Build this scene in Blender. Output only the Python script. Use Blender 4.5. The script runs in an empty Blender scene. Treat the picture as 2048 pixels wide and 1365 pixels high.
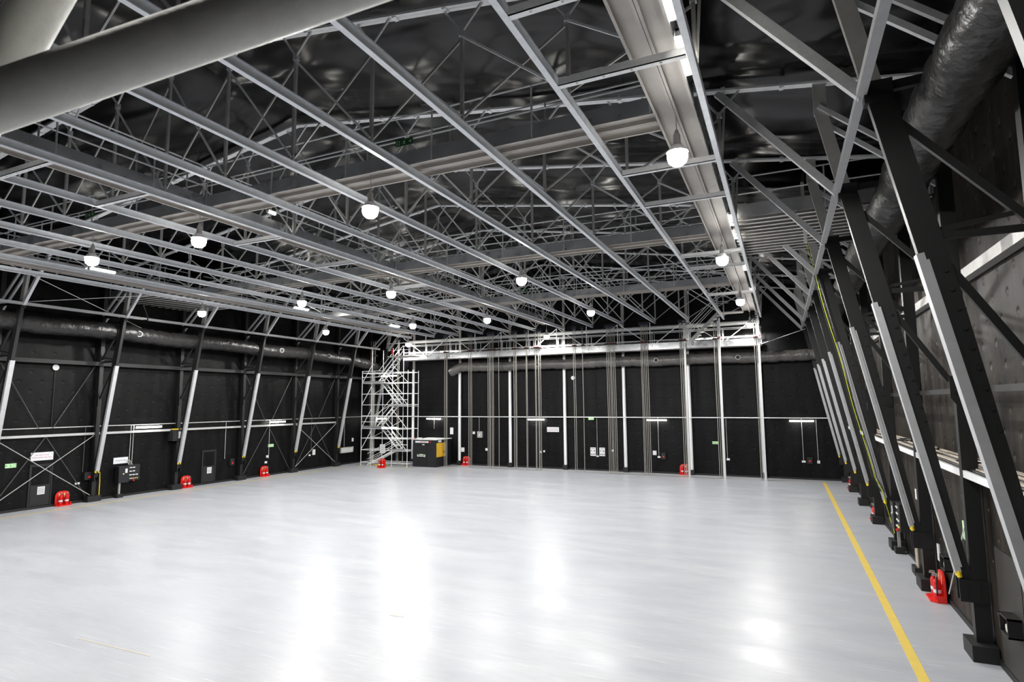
import bpy, math, random
from mathutils import Vector, Matrix
random.seed(7)
S = bpy.context.scene
C = S.collection
# ------------------------------------------------------------------ camera
cam_d = bpy.data.cameras.new('camera'); cam = bpy.data.objects.new('camera', cam_d); C.objects.link(cam)
YAW, PITCH, ROLL, F = 0.4313, 0.1061, -0.0069, 1170.8
base = Matrix(((1, 0, 0), (0, 0, -1), (0, 1, 0)))
R = Matrix.Rotation(YAW, 3, 'Z') @ Matrix.Rotation(PITCH, 3, 'X') @ base @ Matrix.Rotation(ROLL, 3, 'Z')
cam.matrix_world = Matrix.Translation((0, 0, 5)) @ R.to_4x4()
cam_d.sensor_width = 36; cam_d.sensor_fit = 'HORIZONTAL'; cam_d.lens = F * 36 / 2048
cam_d.clip_start = 0.05; cam_d.clip_end = 200
cam_d.dof.use_dof = True; cam_d.dof.focus_distance = 30; cam_d.dof.aperture_fstop = 4.5
S.camera = cam
# ------------------------------------------------------------------ world, exposure
S.view_settings.view_transform = 'Standard'; S.view_settings.look = 'None'
S.view_settings.gamma = 1; S.view_settings.use_curve_mapping = False
S.view_settings.exposure = 0.0
wd = bpy.data.worlds.new('world'); S.world = wd; wd.use_nodes = True
wd.node_tree.nodes['Background'].inputs[0].default_value = (0, 0, 0, 1)
wd.node_tree.nodes['Background'].inputs[1].default_value = 0
BAY_W = 1400      # watts of a high bay lamp
BATTEN_E = 38     # emission of a batten tube
# ------------------------------------------------------------------ room measures
XC, LW, RW, FW, NW = -15.07, -33.63, 3.50, 42.65, -2.6
FY = [14.755 + 4.66 * k for k in range(-2, 7)]; FY[-1] = 42.3
def chord_z(d): return 14.78 - .149 * abs(d)
RAILZ = 10.62
RX = [XC + 13.98 - 2.33 * i for i in range(13)]
# ------------------------------------------------------------------ materials
def rgb(c): return (c[0], c[1], c[2], 1)
def mat(name, col, rough=.5, metal=0., emis=0., var=0., scale=3., bump=0., bscale=20., rvar=0., spec=.5):
    m = bpy.data.materials.new(name); m.use_nodes = True; nt = m.node_tree; N = nt.nodes; L = nt.links
    b = N['Principled BSDF']
    b.inputs['Base Color'].default_value = rgb(col); b.inputs['Roughness'].default_value = rough
    b.inputs['Metallic'].default_value = metal; b.inputs['Specular IOR Level'].default_value = spec
    tc = N.new('ShaderNodeTexCoord')
    if var or rvar:
        n = N.new('ShaderNodeTexNoise'); n.inputs['Scale'].default_value = scale; n.inputs['Detail'].default_value = 5
        L.new(tc.outputs['Object'], n.inputs['Vector'])
        if var:
            mx = N.new('ShaderNodeMix'); mx.data_type = 'RGBA'
            mx.inputs[6].default_value = rgb([x * (1 - var) for x in col]); mx.inputs[7].default_value = rgb([min(1, x * (1 + var)) for x in col])
            L.new(n.outputs['Fac'], mx.inputs[0]); L.new(mx.outputs[2], b.inputs['Base Color'])
        if rvar:
            mr = N.new('ShaderNodeMapRange'); mr.inputs[1].default_value = .3; mr.inputs[2].default_value = .7
            mr.inputs[3].default_value = max(.02, rough - rvar); mr.inputs[4].default_value = rough + rvar
            L.new(n.outputs['Fac'], mr.inputs[0]); L.new(mr.outputs[0], b.inputs['Roughness'])
    if bump:
        n2 = N.new('ShaderNodeTexNoise'); n2.inputs['Scale'].default_value = bscale; n2.inputs['Detail'].default_value = 3
        L.new(tc.outputs['Object'], n2.inputs['Vector'])
        bp = N.new('ShaderNodeBump'); bp.inputs['Strength'].default_value = bump; bp.inputs['Distance'].default_value = .05
        L.new(n2.outputs['Fac'], bp.inputs['Height']); L.new(bp.outputs[0], b.inputs['Normal'])
    if emis:
        b.inputs['Emission Color'].default_value = rgb(col); b.inputs['Emission Strength'].default_value = emis
    return m
M = {}
M['galv'] = mat('galvanised_steel', (.70, .71, .73), .42, .35, var=.18, scale=14, rvar=.1)
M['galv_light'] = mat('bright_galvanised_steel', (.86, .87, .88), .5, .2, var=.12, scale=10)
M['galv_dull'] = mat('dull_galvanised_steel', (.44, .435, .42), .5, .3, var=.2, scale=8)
M['galv_plate'] = mat('galvanised_plate', (.58, .59, .61), .33, .75, var=.22, scale=2.2, rvar=.12, bump=.12, bscale=1.7)
M['deck'] = mat('deck_steel', (.48, .45, .42), .5, .15, var=.12, scale=5)
M['deck_dark'] = mat('perforated_deck_sheet', (.20, .185, .17), .6, .1, var=.3, scale=9)
M['cover'] = mat('mottled_galvanised_cover', (.50, .51, .525), .48, .35, var=.16, scale=5)
M['side_steel'] = mat('mid_grey_galvanised_steel', (.48, .48, .48), .5, .3, var=.12, scale=6)  # even mid grey steel of the left wall channel, conduits and pale rods
M['dark_rod'] = mat('dark_steel_rod', (.09, .09, .088), .5, .2)
M['rail'] = mat('grey_rail_steel', (.78, .81, .85), .42, .15, var=.15, scale=6)
M['tube_near'] = mat('weathered_galvanised_tube', (.72, .72, .68), .55, .0, var=.22, scale=9, rvar=.1, bump=.06, bscale=60)
M['black'] = mat('black_paint', (.008, .008, .0083), .5, 0, var=.2, scale=4)
M['black_matt'] = mat('matt_black_paint', (.009, .009, .0095), .6, 0, var=.15, scale=6)
M['black_door'] = mat('charcoal_panel', (.014, .0145, .016), .5)
M['booth'] = mat('booth_charcoal', (.010, .0105, .014), .45)
M['white'] = mat('white_paint', (.75, .76, .77), .5)
M['offwhite'] = mat('off_white_plastic', (.6, .6, .54), .5)
M['paper'] = mat('printed_white_sheet', (.72, .73, .76), .6)
M['grey_text'] = mat('grey_print', (.12, .12, .13), .6)
M['red_text'] = mat('red_print', (.45, .05, .07), .6)
M['red'] = mat('red_plastic', (.72, .02, .015), .35)
M['red_gloss'] = mat('red_cylinder_paint', (.62, .012, .012), .2)
M['red_dull'] = mat('dull_red_cleat', (.25, .02, .02), .5)
M['yellow'] = mat('yellow_plastic', (.85, .62, .02), .45)
M['yellow_green'] = mat('yellow_green_cable', (.55, .62, .03), .5)
M['yellow_panel'] = mat('yellow_hatch_panel', (.78, .46, .03), .5, var=.08, scale=3)
M['green'] = mat('green_plastic', (.04, .35, .12), .5)
M['sign_green'] = mat('pale_green_glow_sign', (.52, .78, .44), .5)
M['sign_dark'] = mat('dark_green_sign', (.01, .06, .02), .4)
M['beige'] = mat('beige_print', (.8, .55, .3), .5)
M['blue'] = mat('blue_plastic', (.02, .026, .06), .4)
M['rope'] = mat('pale_rope', (.34, .33, .30), .8)
M['dusty'] = mat('dusty_cable_sheath', (.50, .44, .36), .9, var=.35, scale=6)
M['cable'] = mat('black_cable', (.012, .012, .012), .5)
M['duct'] = mat('crinkled_black_duct_fabric', (.016, .015, .015), .38, 0, var=.2, scale=3, bump=1, bscale=4.5)
M['foil'] = mat('silvery_grey_duct_wrap', (.12, .115, .11), .38, .3, var=.6, scale=1.1, bump=1, bscale=5)
M['lamp'] = mat('lamp_glass', (1, .97, .9), .4, emis=45)
M['tube_light'] = mat('batten_diffuser', (1, .97, .88), .4, emis=BATTEN_E)
M['floor_line'] = mat('yellow_line_paint', (.82, .60, .12), .45, var=.1, scale=4)
M['faint_line'] = mat('worn_yellow_line_paint', (.60, .55, .42), .4, var=.15, scale=3)
M['concrete'] = mat('concrete_block', (.05, .05, .05), .8)

def lining(name, axis, col, rough, stain, rel=1.):
    """black quilted wall lining: sheets with seams, staggered buttons, soft pillows"""
    m = bpy.data.materials.new(name); m.use_nodes = True; nt = m.node_tree; N = nt.nodes; L = nt.links
    b = N['Principled BSDF']; tc = N.new('ShaderNodeTexCoord'); sp = N.new('ShaderNodeSeparateXYZ')
    L.new(tc.outputs['Object'], sp.inputs[0])
    u = sp.outputs[axis]; z = sp.outputs[2]
    def mth(op, a, bb=None, c=None):
        n = N.new('ShaderNodeMath'); n.operation = op
        for i, v in enumerate((a, bb, c)):
            if v is None: continue
            if isinstance(v, (int, float)): n.inputs[i].default_value = v
            else: L.new(v, n.inputs[i])
        return n.outputs[0]
    def dots(p, off):
        a = mth('SUBTRACT', mth('FRACT', mth('ADD', mth('MULTIPLY', u, 1 / p), off)), .5)
        c = mth('SUBTRACT', mth('FRACT', mth('ADD', mth('MULTIPLY', z, 1 / p), off)), .5)
        return mth('SQRT', mth('ADD', mth('MULTIPLY', a, a), mth('MULTIPLY', c, c)))
    d = mth('MULTIPLY', mth('MINIMUM', dots(.96, 0), dots(.96, .5)), .96)
    mr = N.new('ShaderNodeMapRange'); mr.interpolation_type = 'SMOOTHSTEP'
    mr.inputs[1].default_value = 0; mr.inputs[2].default_value = .12; L.new(d, mr.inputs[0])
    row = mth('FLOOR', mth('MULTIPLY', z, 1 / .96))
    sh = mth('MULTIPLY', mth('FRACT', mth('MULTIPLY', row, .37)), 2.2)
    seam_u = mth('ABSOLUTE', mth('SUBTRACT', mth('FRACT', mth('MULTIPLY', mth('ADD', u, sh), 1 / 2.4)), .5))
    seam_z = mth('ABSOLUTE', mth('SUBTRACT', mth('FRACT', mth('MULTIPLY', z, 1 / .96)), .5))
    su = mth('LESS_THAN', seam_u, .006); sz = mth('LESS_THAN', seam_z, .014)
    seam = mth('MAXIMUM', su, sz)
    pn = N.new('ShaderNodeTexNoise'); pn.inputs['Scale'].default_value = .9; pn.inputs['Detail'].default_value = 4
    L.new(tc.outputs['Object'], pn.inputs['Vector'])
    h = mth('ADD', mth('MULTIPLY', mr.outputs[0], .5), mth('MULTIPLY', pn.outputs['Fac'], 1.3))
    h = mth('SUBTRACT', h, mth('MULTIPLY', seam, .25))
    bp = N.new('ShaderNodeBump'); bp.inputs['Strength'].default_value = .6; bp.inputs['Distance'].default_value = .045 * rel
    L.new(h, bp.inputs['Height']); L.new(bp.outputs[0], b.inputs['Normal'])
    mp = N.new('ShaderNodeMapping'); mp.inputs['Scale'].default_value = (1.6, 1.6, .28)
    L.new(tc.outputs['Object'], mp.inputs[0])
    st = N.new('ShaderNodeTexNoise'); st.inputs['Scale'].default_value = 1.3; st.inputs['Detail'].default_value = 6
    L.new(mp.outputs[0], st.inputs['Vector'])
    cr = N.new('ShaderNodeValToRGB'); L.new(st.outputs['Fac'], cr.inputs[0])
    cr.color_ramp.elements[0].position = .35; cr.color_ramp.elements[0].color = rgb(col)
    cr.color_ramp.elements[1].position = .75; cr.color_ramp.elements[1].color = rgb(stain)
    but = mth('LESS_THAN', d, .028)
    mx = N.new('ShaderNodeMix'); mx.data_type = 'RGBA'; L.new(but, mx.inputs[0]); L.new(cr.outputs[0], mx.inputs[6])
    mx.inputs[7].default_value = rgb([min(1, x * 2.5) for x in stain])
    L.new(mx.outputs[2], b.inputs['Base Color']); b.inputs['Roughness'].default_value = rough; b.inputs['Specular IOR Level'].default_value = .14
    return m
M['lining_far'] = lining('quilted_black_lining', 0, (.0022, .0022, .0028), .5, (.0075, .0075, .0085))
M['lining_side'] = lining('quilted_black_lining_side', 1, (.0022, .0022, .0026), .5, (.008, .0075, .0075))
M['lining_right'] = lining('dusty_quilted_lining', 1, (.008, .0072, .0064), .55, (.046, .038, .030), 2.2)

def ceiling_mat():
    m = bpy.data.materials.new('glossy_black_roof_lining'); m.use_nodes = True; N = m.node_tree.nodes; L = m.node_tree.links
    b = N['Principled BSDF']; b.inputs['Base Color'].default_value = (.003, .003, .0036, 1)
    b.inputs['Roughness'].default_value = .19; b.inputs['Specular IOR Level'].default_value = .27
    tc = N.new('ShaderNodeTexCoord'); mp = N.new('ShaderNodeMapping'); mp.inputs['Scale'].default_value = (.16, .34, .3)
    L.new(tc.outputs['Object'], mp.inputs[0])
    n = N.new('ShaderNodeTexNoise'); n.inputs['Scale'].default_value = 1.1; n.inputs['Detail'].default_value = 2; n.inputs['Distortion'].default_value = .3
    L.new(mp.outputs[0], n.inputs['Vector'])
    bp = N.new('ShaderNodeBump'); bp.inputs['Strength'].default_value = .8; bp.inputs['Distance'].default_value = .6
    L.new(n.outputs['Fac'], bp.inputs['Height']); L.new(bp.outputs[0], b.inputs['Normal'])
    return m
M['ceiling'] = ceiling_mat()

def floor_mat():
    m = bpy.data.materials.new('scuffed_pale_grey_floor_paint'); m.use_nodes = True; N = m.node_tree.nodes; L = m.node_tree.links
    b = N['Principled BSDF']; tc = N.new('ShaderNodeTexCoord')
    def noise(sc, det, dist, ang=0, stretch=(1, 1, 1)):
        mp = N.new('ShaderNodeMapping'); mp.inputs['Rotation'].default_value = (0, 0, ang); mp.inputs['Scale'].default_value = stretch
        L.new(tc.outputs['Object'], mp.inputs[0])
        n = N.new('ShaderNodeTexNoise'); n.inputs['Scale'].default_value = sc; n.inputs['Detail'].default_value = det; n.inputs['Distortion'].default_value = dist
        L.new(mp.outputs[0], n.inputs['Vector']); return n.outputs['Fac']
    def rng(v, a, b_, c, d):
        mr = N.new('ShaderNodeMapRange'); mr.inputs[1].default_value = a; mr.inputs[2].default_value = b_; mr.inputs[3].default_value = c; mr.inputs[4].default_value = d
        L.new(v, mr.inputs[0]); return mr.outputs[0]
    def mixc(f, a, col):
        mx = N.new('ShaderNodeMix'); mx.data_type = 'RGBA'; L.new(f, mx.inputs[0])
        if isinstance(a, tuple): mx.inputs[6].default_value = rgb(a)
        else: L.new(a, mx.inputs[6])
        mx.inputs[7].default_value = rgb(col); return mx.outputs[2]
    c = mixc(rng(noise(.8, 6, .2, .35, (.35, 1.6, 1)), .35, .65, 0, 1), (.455, .47, .515), (.515, .53, .56))
    c = mixc(rng(noise(7, 6, .4, .35, (.25, 1.3, 1)), .35, .75, 0, .45), c, (.40, .41, .44))
    c = mixc(rng(noise(.16, 3, 0), .4, .65, 0, .5), c, (.47, .485, .53))
    c = mixc(rng(noise(5, 5, .6, .5, (.12, 1.5, 1)), .58, .80, 0, .35), c, (.42, .43, .45))
    c = mixc(rng(noise(3, 6, .8, -.7, (1.5, .10, 1)), .60, .82, 0, .3), c, (.42, .43, .45))
    c = mixc(rng(noise(16, 2, 1.2, .3, (.04, 1.2, 1)), .66, .74, 0, .6), c, (.70, .70, .71))
    c = mixc(rng(noise(22, 2, 1.0, 1.2, (.03, 1.6, 1)), .66, .74, 0, .4), c, (.38, .37, .37))
    c = mixc(rng(noise(22, 2, 1.0, -.6, (.03, 1.6, 1)), .66, .74, 0, .6), c, (.70, .70, .71))
    c = mixc(rng(noise(9, 4, .5), .76, .80, 0, .4), c, (.40, .36, .32))
    L.new(c, b.inputs['Base Color']); b.inputs['Specular IOR Level'].default_value = .4
    L.new(rng(noise(1.0, 5, .3, .4, (.4, 1.3, 1)), .3, .7, .29, .41), b.inputs['Roughness'])
    bp = N.new('ShaderNodeBump'); bp.inputs['Strength'].default_value = .04; bp.inputs['Distance'].default_value = .02
    L.new(noise(1.2, 5, 0), bp.inputs['Height']); L.new(bp.outputs[0], b.inputs['Normal'])
    return m
M['floor'] = floor_mat()
# ------------------------------------------------------------------ mesh builder
class MB:
    def __init__(s): s.v = []; s.f = []
    def add(s, vs, fs):
        k = len(s.v); s.v += [tuple(v) for v in vs]; s.f += [tuple(k + i for i in f) for f in fs]; return s
    def box(s, x0, x1, y0, y1, z0, z1):
        x0, x1 = sorted((x0, x1)); y0, y1 = sorted((y0, y1)); z0, z1 = sorted((z0, z1))
        vs = [(x, y, z) for z in (z0, z1) for y in (y0, y1) for x in (x0, x1)]
        return s.add(vs, [(0, 2, 3, 1), (4, 5, 7, 6), (0, 1, 5, 4), (2, 6, 7, 3), (0, 4, 6, 2), (1, 3, 7, 5)])
    def bar(s, p, q, w, h=None, up=(0, 1, 0)):
        """rectangular bar from p to q, w across 'up x axis', h along 'up'"""
        h = h or w; p = Vector(p); q = Vector(q); a = (q - p).normalized(); u = Vector(up)
        if abs(a.dot(u)) > .98: u = Vector((1, 0, 0))
        r = a.cross(u).normalized(); u = r.cross(a).normalized()
        vs = [e + r * (w / 2 * i) + u * (h / 2 * j) for e in (p, q) for i, j in ((-1, -1), (1, -1), (1, 1), (-1, 1))]
        return s.add(vs, [(3, 2, 1, 0), (4, 5, 6, 7), (0, 1, 5, 4), (1, 2, 6, 5), (2, 3, 7, 6), (3, 0, 4, 7)])
    def path(s, pts, r, n=8, rad=None):
        pts = [Vector(p) for p in pts]; k = len(s.v); m = len(pts)
        ref = Vector((0, 0, 1)); a0 = (pts[-1] - pts[0]).normalized()
        if abs(a0.z) > .9: ref = Vector((0, 1, 0))
        for i, p in enumerate(pts):
            a = (pts[min(i + 1, m - 1)] - pts[max(i - 1, 0)]).normalized()
            x = a.cross(ref).normalized(); y = a.cross(x).normalized(); rr = rad[i] if rad else r
            for j in range(n):
                t = 2 * math.pi * j / n; s.v.append(tuple(p + x * (rr * math.cos(t)) + y * (rr * math.sin(t))))
        for i in range(m - 1):
            for j in range(n):
                j2 = (j + 1) % n; s.f.append((k + i * n + j, k + i * n + j2, k + (i + 1) * n + j2, k + (i + 1) * n + j))
        s.f.append(tuple(k + j for j in range(n - 1, -1, -1))); s.f.append(tuple(k + (m - 1) * n + j for j in range(n)))
        return s
    def tube(s, p, q, r, n=8): return s.path([p, q], r, n)
    def lathe(s, prof, c=(0, 0, 0), n=16):
        k = len(s.v)
        for r, z in prof:
            for j in range(n):
                t = 2 * math.pi * j / n; s.v.append((c[0] + r * math.cos(t), c[1] + r * math.sin(t), c[2] + z))
        for i in range(len(prof) - 1):
            for j in range(n):
                j2 = (j + 1) % n; s.f.append((k + i * n + j, k + i * n + j2, k + (i + 1) * n + j2, k + (i + 1) * n + j))
        s.f.append(tuple(k + j for j in range(n - 1, -1, -1))); s.f.append(tuple(k + (len(prof) - 1) * n + j for j in range(n)))
        return s
    def prism(s, poly, ax, a, b):
        """poly: 2d points; ax: axis of extrusion ('x': pts are (y,z), 'y': (x,z), 'z': (x,y))"""
        def P(u, v, w): return {'x': (w, u, v), 'y': (u, w, v), 'z': (u, v, w)}[ax]
        n = len(poly); vs = [P(u, v, a) for u, v in poly] + [P(u, v, b) for u, v in poly]
        return s.add(vs, [tuple(range(n - 1, -1, -1)), tuple(range(n, 2 * n))] + [(i, (i + 1) % n, n + (i + 1) % n, n + i) for i in range(n)])
    def build(s, name, m, parent=None, loc=None, smooth=False, label=None):
        me = bpy.data.meshes.new(name); me.from_pydata(s.v, [], s.f); me.update()
        me.materials.append(M[m] if isinstance(m, str) else m)
        bmx = None
        if smooth:
            me.polygons.foreach_set('use_smooth', [True] * len(me.polygons)); me.set_sharp_from_angle(angle=math.radians(40))
        o = bpy.data.objects.new(name, me); C.objects.link(o)
        if parent: o.parent = parent
        if loc: o.location = loc
        if label: o['label'] = label
        return o
def thing(name, label, cat, loc=(0, 0, 0), rz=0, group=None):
    o = bpy.data.objects.new(name, None); C.objects.link(o); o.location = loc; o.rotation_euler = (0, 0, rz)
    o.empty_display_size = .2
    o['label'] = label; o['category'] = cat
    if group: o['group'] = group
    return o
def tag(o, label, cat, group=None, kind=None):
    o['label'] = label; o['category'] = cat
    if group: o['group'] = group
    if kind: o['kind'] = kind
    return o
def struct(o): o['kind'] = 'structure'; return o
def dup(root, loc, label, rz=None, group=None):
    r = root.copy(); C.objects.link(r); r.location = loc; r['label'] = label
    if rz is not None: r.rotation_euler = (0, 0, rz)
    if group: r['group'] = group
    def rec(a, b):
        for ch in list(a.children):
            if ch.parent is a:
                c = ch.copy(); C.objects.link(c); c.parent = b; rec(ch, c)
    rec(root, r); return r
def text_part(name, body, size, m, parent, M4, label=None):
    cu = bpy.data.curves.new(name, 'FONT'); cu.body = body; cu.size = size; cu.align_x = 'CENTER'; cu.align_y = 'CENTER'; cu.extrude = .002
    o = bpy.data.objects.new(name + '_tmp', cu); C.objects.link(o)
    dg = bpy.context.evaluated_depsgraph_get(); me = bpy.data.meshes.new_from_object(o.evaluated_get(dg))
    bpy.data.objects.remove(o); me.materials.clear(); me.materials.append(M[m]); me.transform(M4)
    r = bpy.data.objects.new(name, me); C.objects.link(r); r.parent = parent
    if label: r['label'] = label
    return r
def face_x(x, y, z):   # text standing in a plane facing +x, reading along +y
    return Matrix(((0, 0, 1, x), (1, 0, 0, y), (0, 1, 0, z), (0, 0, 0, 1)))
def face_ny(x, y, z):  # text facing -y, reading along +x
    return Matrix(((1, 0, 0, x), (0, 0, -1, y), (0, 1, 0, z), (0, 0, 0, 1)))
ORD = ['nearest', 'second', 'third', 'fourth', 'fifth', 'sixth', 'seventh', 'eighth', 'ninth', 'tenth', 'eleventh', 'twelfth', 'thirteenth']
# ================================================================== THE SETTING
struct(MB().box(LW - .4, 4.6, NW - .4, FW + .4, -.2, 0).build('floor', 'floor'))
struct(MB().box(LW - .3, LW, NW, FW, 0, 13).build('wall_left', 'lining_side'))
w = MB().box(RW, RW + .9, NW, FW, 0, 3.50); w.box(4.25, 4.55, NW, FW, 3.5, 13)
struct(w.build('wall_right', 'lining_right'))
struct(MB().box(LW - .3, 4.6, FW, FW + .3, 0, 16).build('wall_far', 'lining_far'))
struct(MB().box(LW - .3, 4.6, NW - .3, NW, 0, 16).build('wall_near', 'lining_far'))
def ceil_mesh():
    xs = [LW - .3 + i * (4.6 - LW + .3) / 84 for i in range(85)]; ny = 120
    ys = [NW - .3 + j * (FW + .6 - NW) / ny for j in range(ny + 1)]
    b = MB()
    for y in ys:
        ph = (y - 14.755) / 4.66
        for x in xs:
            sag = .30 * math.sin(math.pi * (ph - math.floor(ph))) ** 1.3
            sag *= .7 + .5 * math.sin(x * .55 + math.floor(ph) * 2.1) * math.sin(x * .23 + 1)
            b.v.append((x, y, chord_z(x - XC) + .22 - sag * .75))
    n = len(xs)
    for j in range(ny):
        for i in range(n - 1):
            k = j * n + i; b.f.append((k, k + n, k + n + 1, k + 1))
    return b
struct(ceil_mesh().build('ceiling', 'ceiling', smooth=True))
struct(MB().box(LW, LW + .03, NW, FW, 0, .12).build('baseboard_left', 'black_matt'))
struct(MB().box(RW - .03, RW, NW, FW, 0, .12).build('baseboard_right', 'black_matt'))
struct(MB().box(LW + .03, RW - .03, FW - .03, FW, 0, .12).build('baseboard_far', 'black_matt'))
# right hand ledge on top of the low wall
lg = MB().box(3.26, 4.25, NW, FW, 3.50, 3.56)
struct(lg.build('trim_1', 'dusty'))
struct(MB().box(3.20, 3.26, NW, FW, 3.46, 3.60).build('trim_2', 'galv_light'))
# doors in the left wall
def wall_door(n, y0, y1, lbl):
    d = MB()
    for a, b_, z0, z1 in ((y0 - .06, y0, .1, 2.1), (y1, y1 + .06, .1, 2.1), (y0 - .06, y1 + .06, 2.1, 2.16)): d.box(LW, LW + .05, a, b_, z0, z1)
    o = struct(d.build('door_%d' % n, 'black_matt'))
    MB().box(LW, LW + .025, y0, y1, .15, 2.1).build('door_leaf', 'black_door', o)
    MB().box(LW + .025, LW + .04, y0 + .06, y1 - .06, 1.15, 2.04).build('upper_panel', 'lining_side', o)
    k = MB().box(LW + .025, LW + .045, y0 + .04, y1 - .04, .22, 1.1); k.build('kick_panel', 'black_matt', o)
    t = MB().box(LW + .045, LW + .05, y0 + .34, y0 + .66, .68, 1.06).build('notice', 'paper', o)
    t = MB()
    for i in range(6): t.box(LW + .05, LW + .052, y0 + .37, y0 + .63, .73 + i * .05, .745 + i * .05)
    t.build('notice_print', 'grey_text', o)
wall_door(1, 16.6, 17.5, ''); wall_door(2, 26.0, 26.9, '')
# ================================================================== SIDE FRAMES
def E(z): return 18.046 - .1972 * (z - 1.59)
def side_frame(s, label):
    D0 = 18.35; X = lambda d: s * (d - D0)
    t = thing('wall_frame', label, 'steel frame', group='leaning frames of the right wall' if s > 0 else 'leaning frames of the left wall')
    MB().box(X(18.13), X(18.55), -.33, .33, 0, .30).build('footing_block', 'black_matt', t)
    top = chord_z(18.3)
    MB().box(X(18.26), X(18.53), -.10, .10, .30, top).build('wall_post', 'black', t)
    MB().prism([(X(E(1.25)), 1.25), (X(E(1.25) + .21), 1.25), (X(E(7) + .36), 7), (X(E(9.75) + .35), 9.75), (X(E(9.75)), 9.75)], 'y', -.07, .07).build('leg', 'black', t)
    bs = MB()
    for i in range(9):
        z = 4.6 + i * .28; d = E(z) + .25
        bs.path([(X(d), -.07, z), (X(d), -.10, z)], .03, 8)
    bs.build('bolt_row', 'black', t, smooth=True)
    zt = 7.12
    cv = MB(); p = (X(E(1.59) + .02), 0, 1.59); q = (X(E(zt) + .02), 0, zt)
    cv.bar(p, q, .10, .19); cv.bar((X(E(1.7) + .08), -.075, 1.7), (X(E(zt - .1) + .08), -.075, zt - .1), .05, .04)
    c = cv.build('cover_channel', 'cover', t)
    cap = MB()
    for yy in (-.07, .07): cap.path([(X(E(1.6) + .02), yy, 1.62), (X(E(1.5) + .02), yy, 1.50)], .045, 8)
    cap.build('end_cap', 'yellow', c, smooth=True)
    MB().bar((X(E(9.6) + .13), 0, 9.6), (X(E(11.75) + .13), 0, 11.75), .26, .12).build('upper_leg', 'galv_dull', t)
    MB().box(X(E(11.7)), X(E(11.7) + .27), -.06, .06, 11.6, chord_z(16.1)).build('knee_post', 'galv_dull', t)
    g = MB().prism([(X(E(1.45) - .02), 1.05), (X(18.53), 1.05), (X(18.53), 1.47), (X(E(1.47) - .02), 1.47)], 'y', -.13, -.10)
    g.prism([(X(E(1.45) - .02), 1.05), (X(18.53), 1.05), (X(18.53), 1.47), (X(E(1.47) - .02), 1.47)], 'y', .10, .13)
    for i in range(3):
        for j in range(2): g.path([(X(18.18 + j * .2), -.13, 1.13 + i * .12), (X(18.18 + j * .2), -.15, 1.13 + i * .12)], .02, 8)
    g.build('foot_gusset', 'black', t)
    g = MB().prism([(X(18.17), 5.5), (X(18.5), 5.5), (X(18.5), 4.8), (X(18.33), 4.8), (X(18.17), 5.05)], 'y', -.13, -.10)
    for dd, zz in ((18.24, 5.42), (18.24, 5.15), (18.42, 4.9)): g.path([(X(dd), -.13, zz), (X(dd), -.15, zz)], .02, 8)
    g.build('post_gusset', 'black', t)
    MB().box(X(E(9.69) - .02), X(E(9.69) + .36), -.10, .10, 9.52, 9.86).build('node_plate', 'black', t)
    def mem(name, a, b, w=.1, h=.07, m='black', y=0):
        MB().bar((X(a[0]), y, a[1]), (X(b[0]), y, b[1]), w, h).build(name, m, t)
    mem('tie', (E(9.7) + .2, 9.75), (18.3, 9.82), .14, .1)
    mem('tie', (E(7.45) + .2, 7.45), (18.3, 7.62), .06, .06, y=.04); mem('tie', (E(7.3) + .2, 7.36), (18.3, 7.36), .1, .06)
    mem('brace', (E(9.3) + .3, 9.2), (18.25, 7.5), .11, .08)
    mem('brace', (E(7.1) + .3, 7.0), (18.2, 5.4), .11, .08)
    mem('raker', (E(9.69) - .02, 9.69), (13.95, chord_z(13.95) - .05), .17, .12, 'galv')
    mem('eave_brace', (16.15, 11.78), (18.3, 9.90), .10, .08, 'galv', y=-.07); mem('eave_brace', (16.15, 11.50), (18.3, 9.60), .10, .08, 'galv', y=.07)
    mem('rail_strut', (14.1, 12.2), (14.0, 10.8), .05, .05, 'galv_dull')
    return t
place = ['in the near corner', 'nearest whole one', 'second whole one', 'third whole one', 'fourth whole one', 'fifth whole one', 'sixth whole one', 'last but one', 'against the far wall']
rf = side_frame(1, 'x'); lf = side_frame(-1, 'x')
for k, y in enumerate(FY):
    lr = 'leaning black steel frame with galvanised channel on the right wall, %s counting from the camera' % ORD[k]
    ll = 'leaning black steel frame with galvanised channel on the left wall, %s counting from the camera' % ORD[k]
    if k == 0: rf.location = (XC + 18.35, y, 0); rf['label'] = lr
    else: dup(rf, (XC + 18.35, y, 0), lr)
    if k == 0: lf.location = (XC - 18.35, y, 0); lf['label'] = ll
    else: dup(lf, (XC - 18.35, y, 0), ll)
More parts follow.
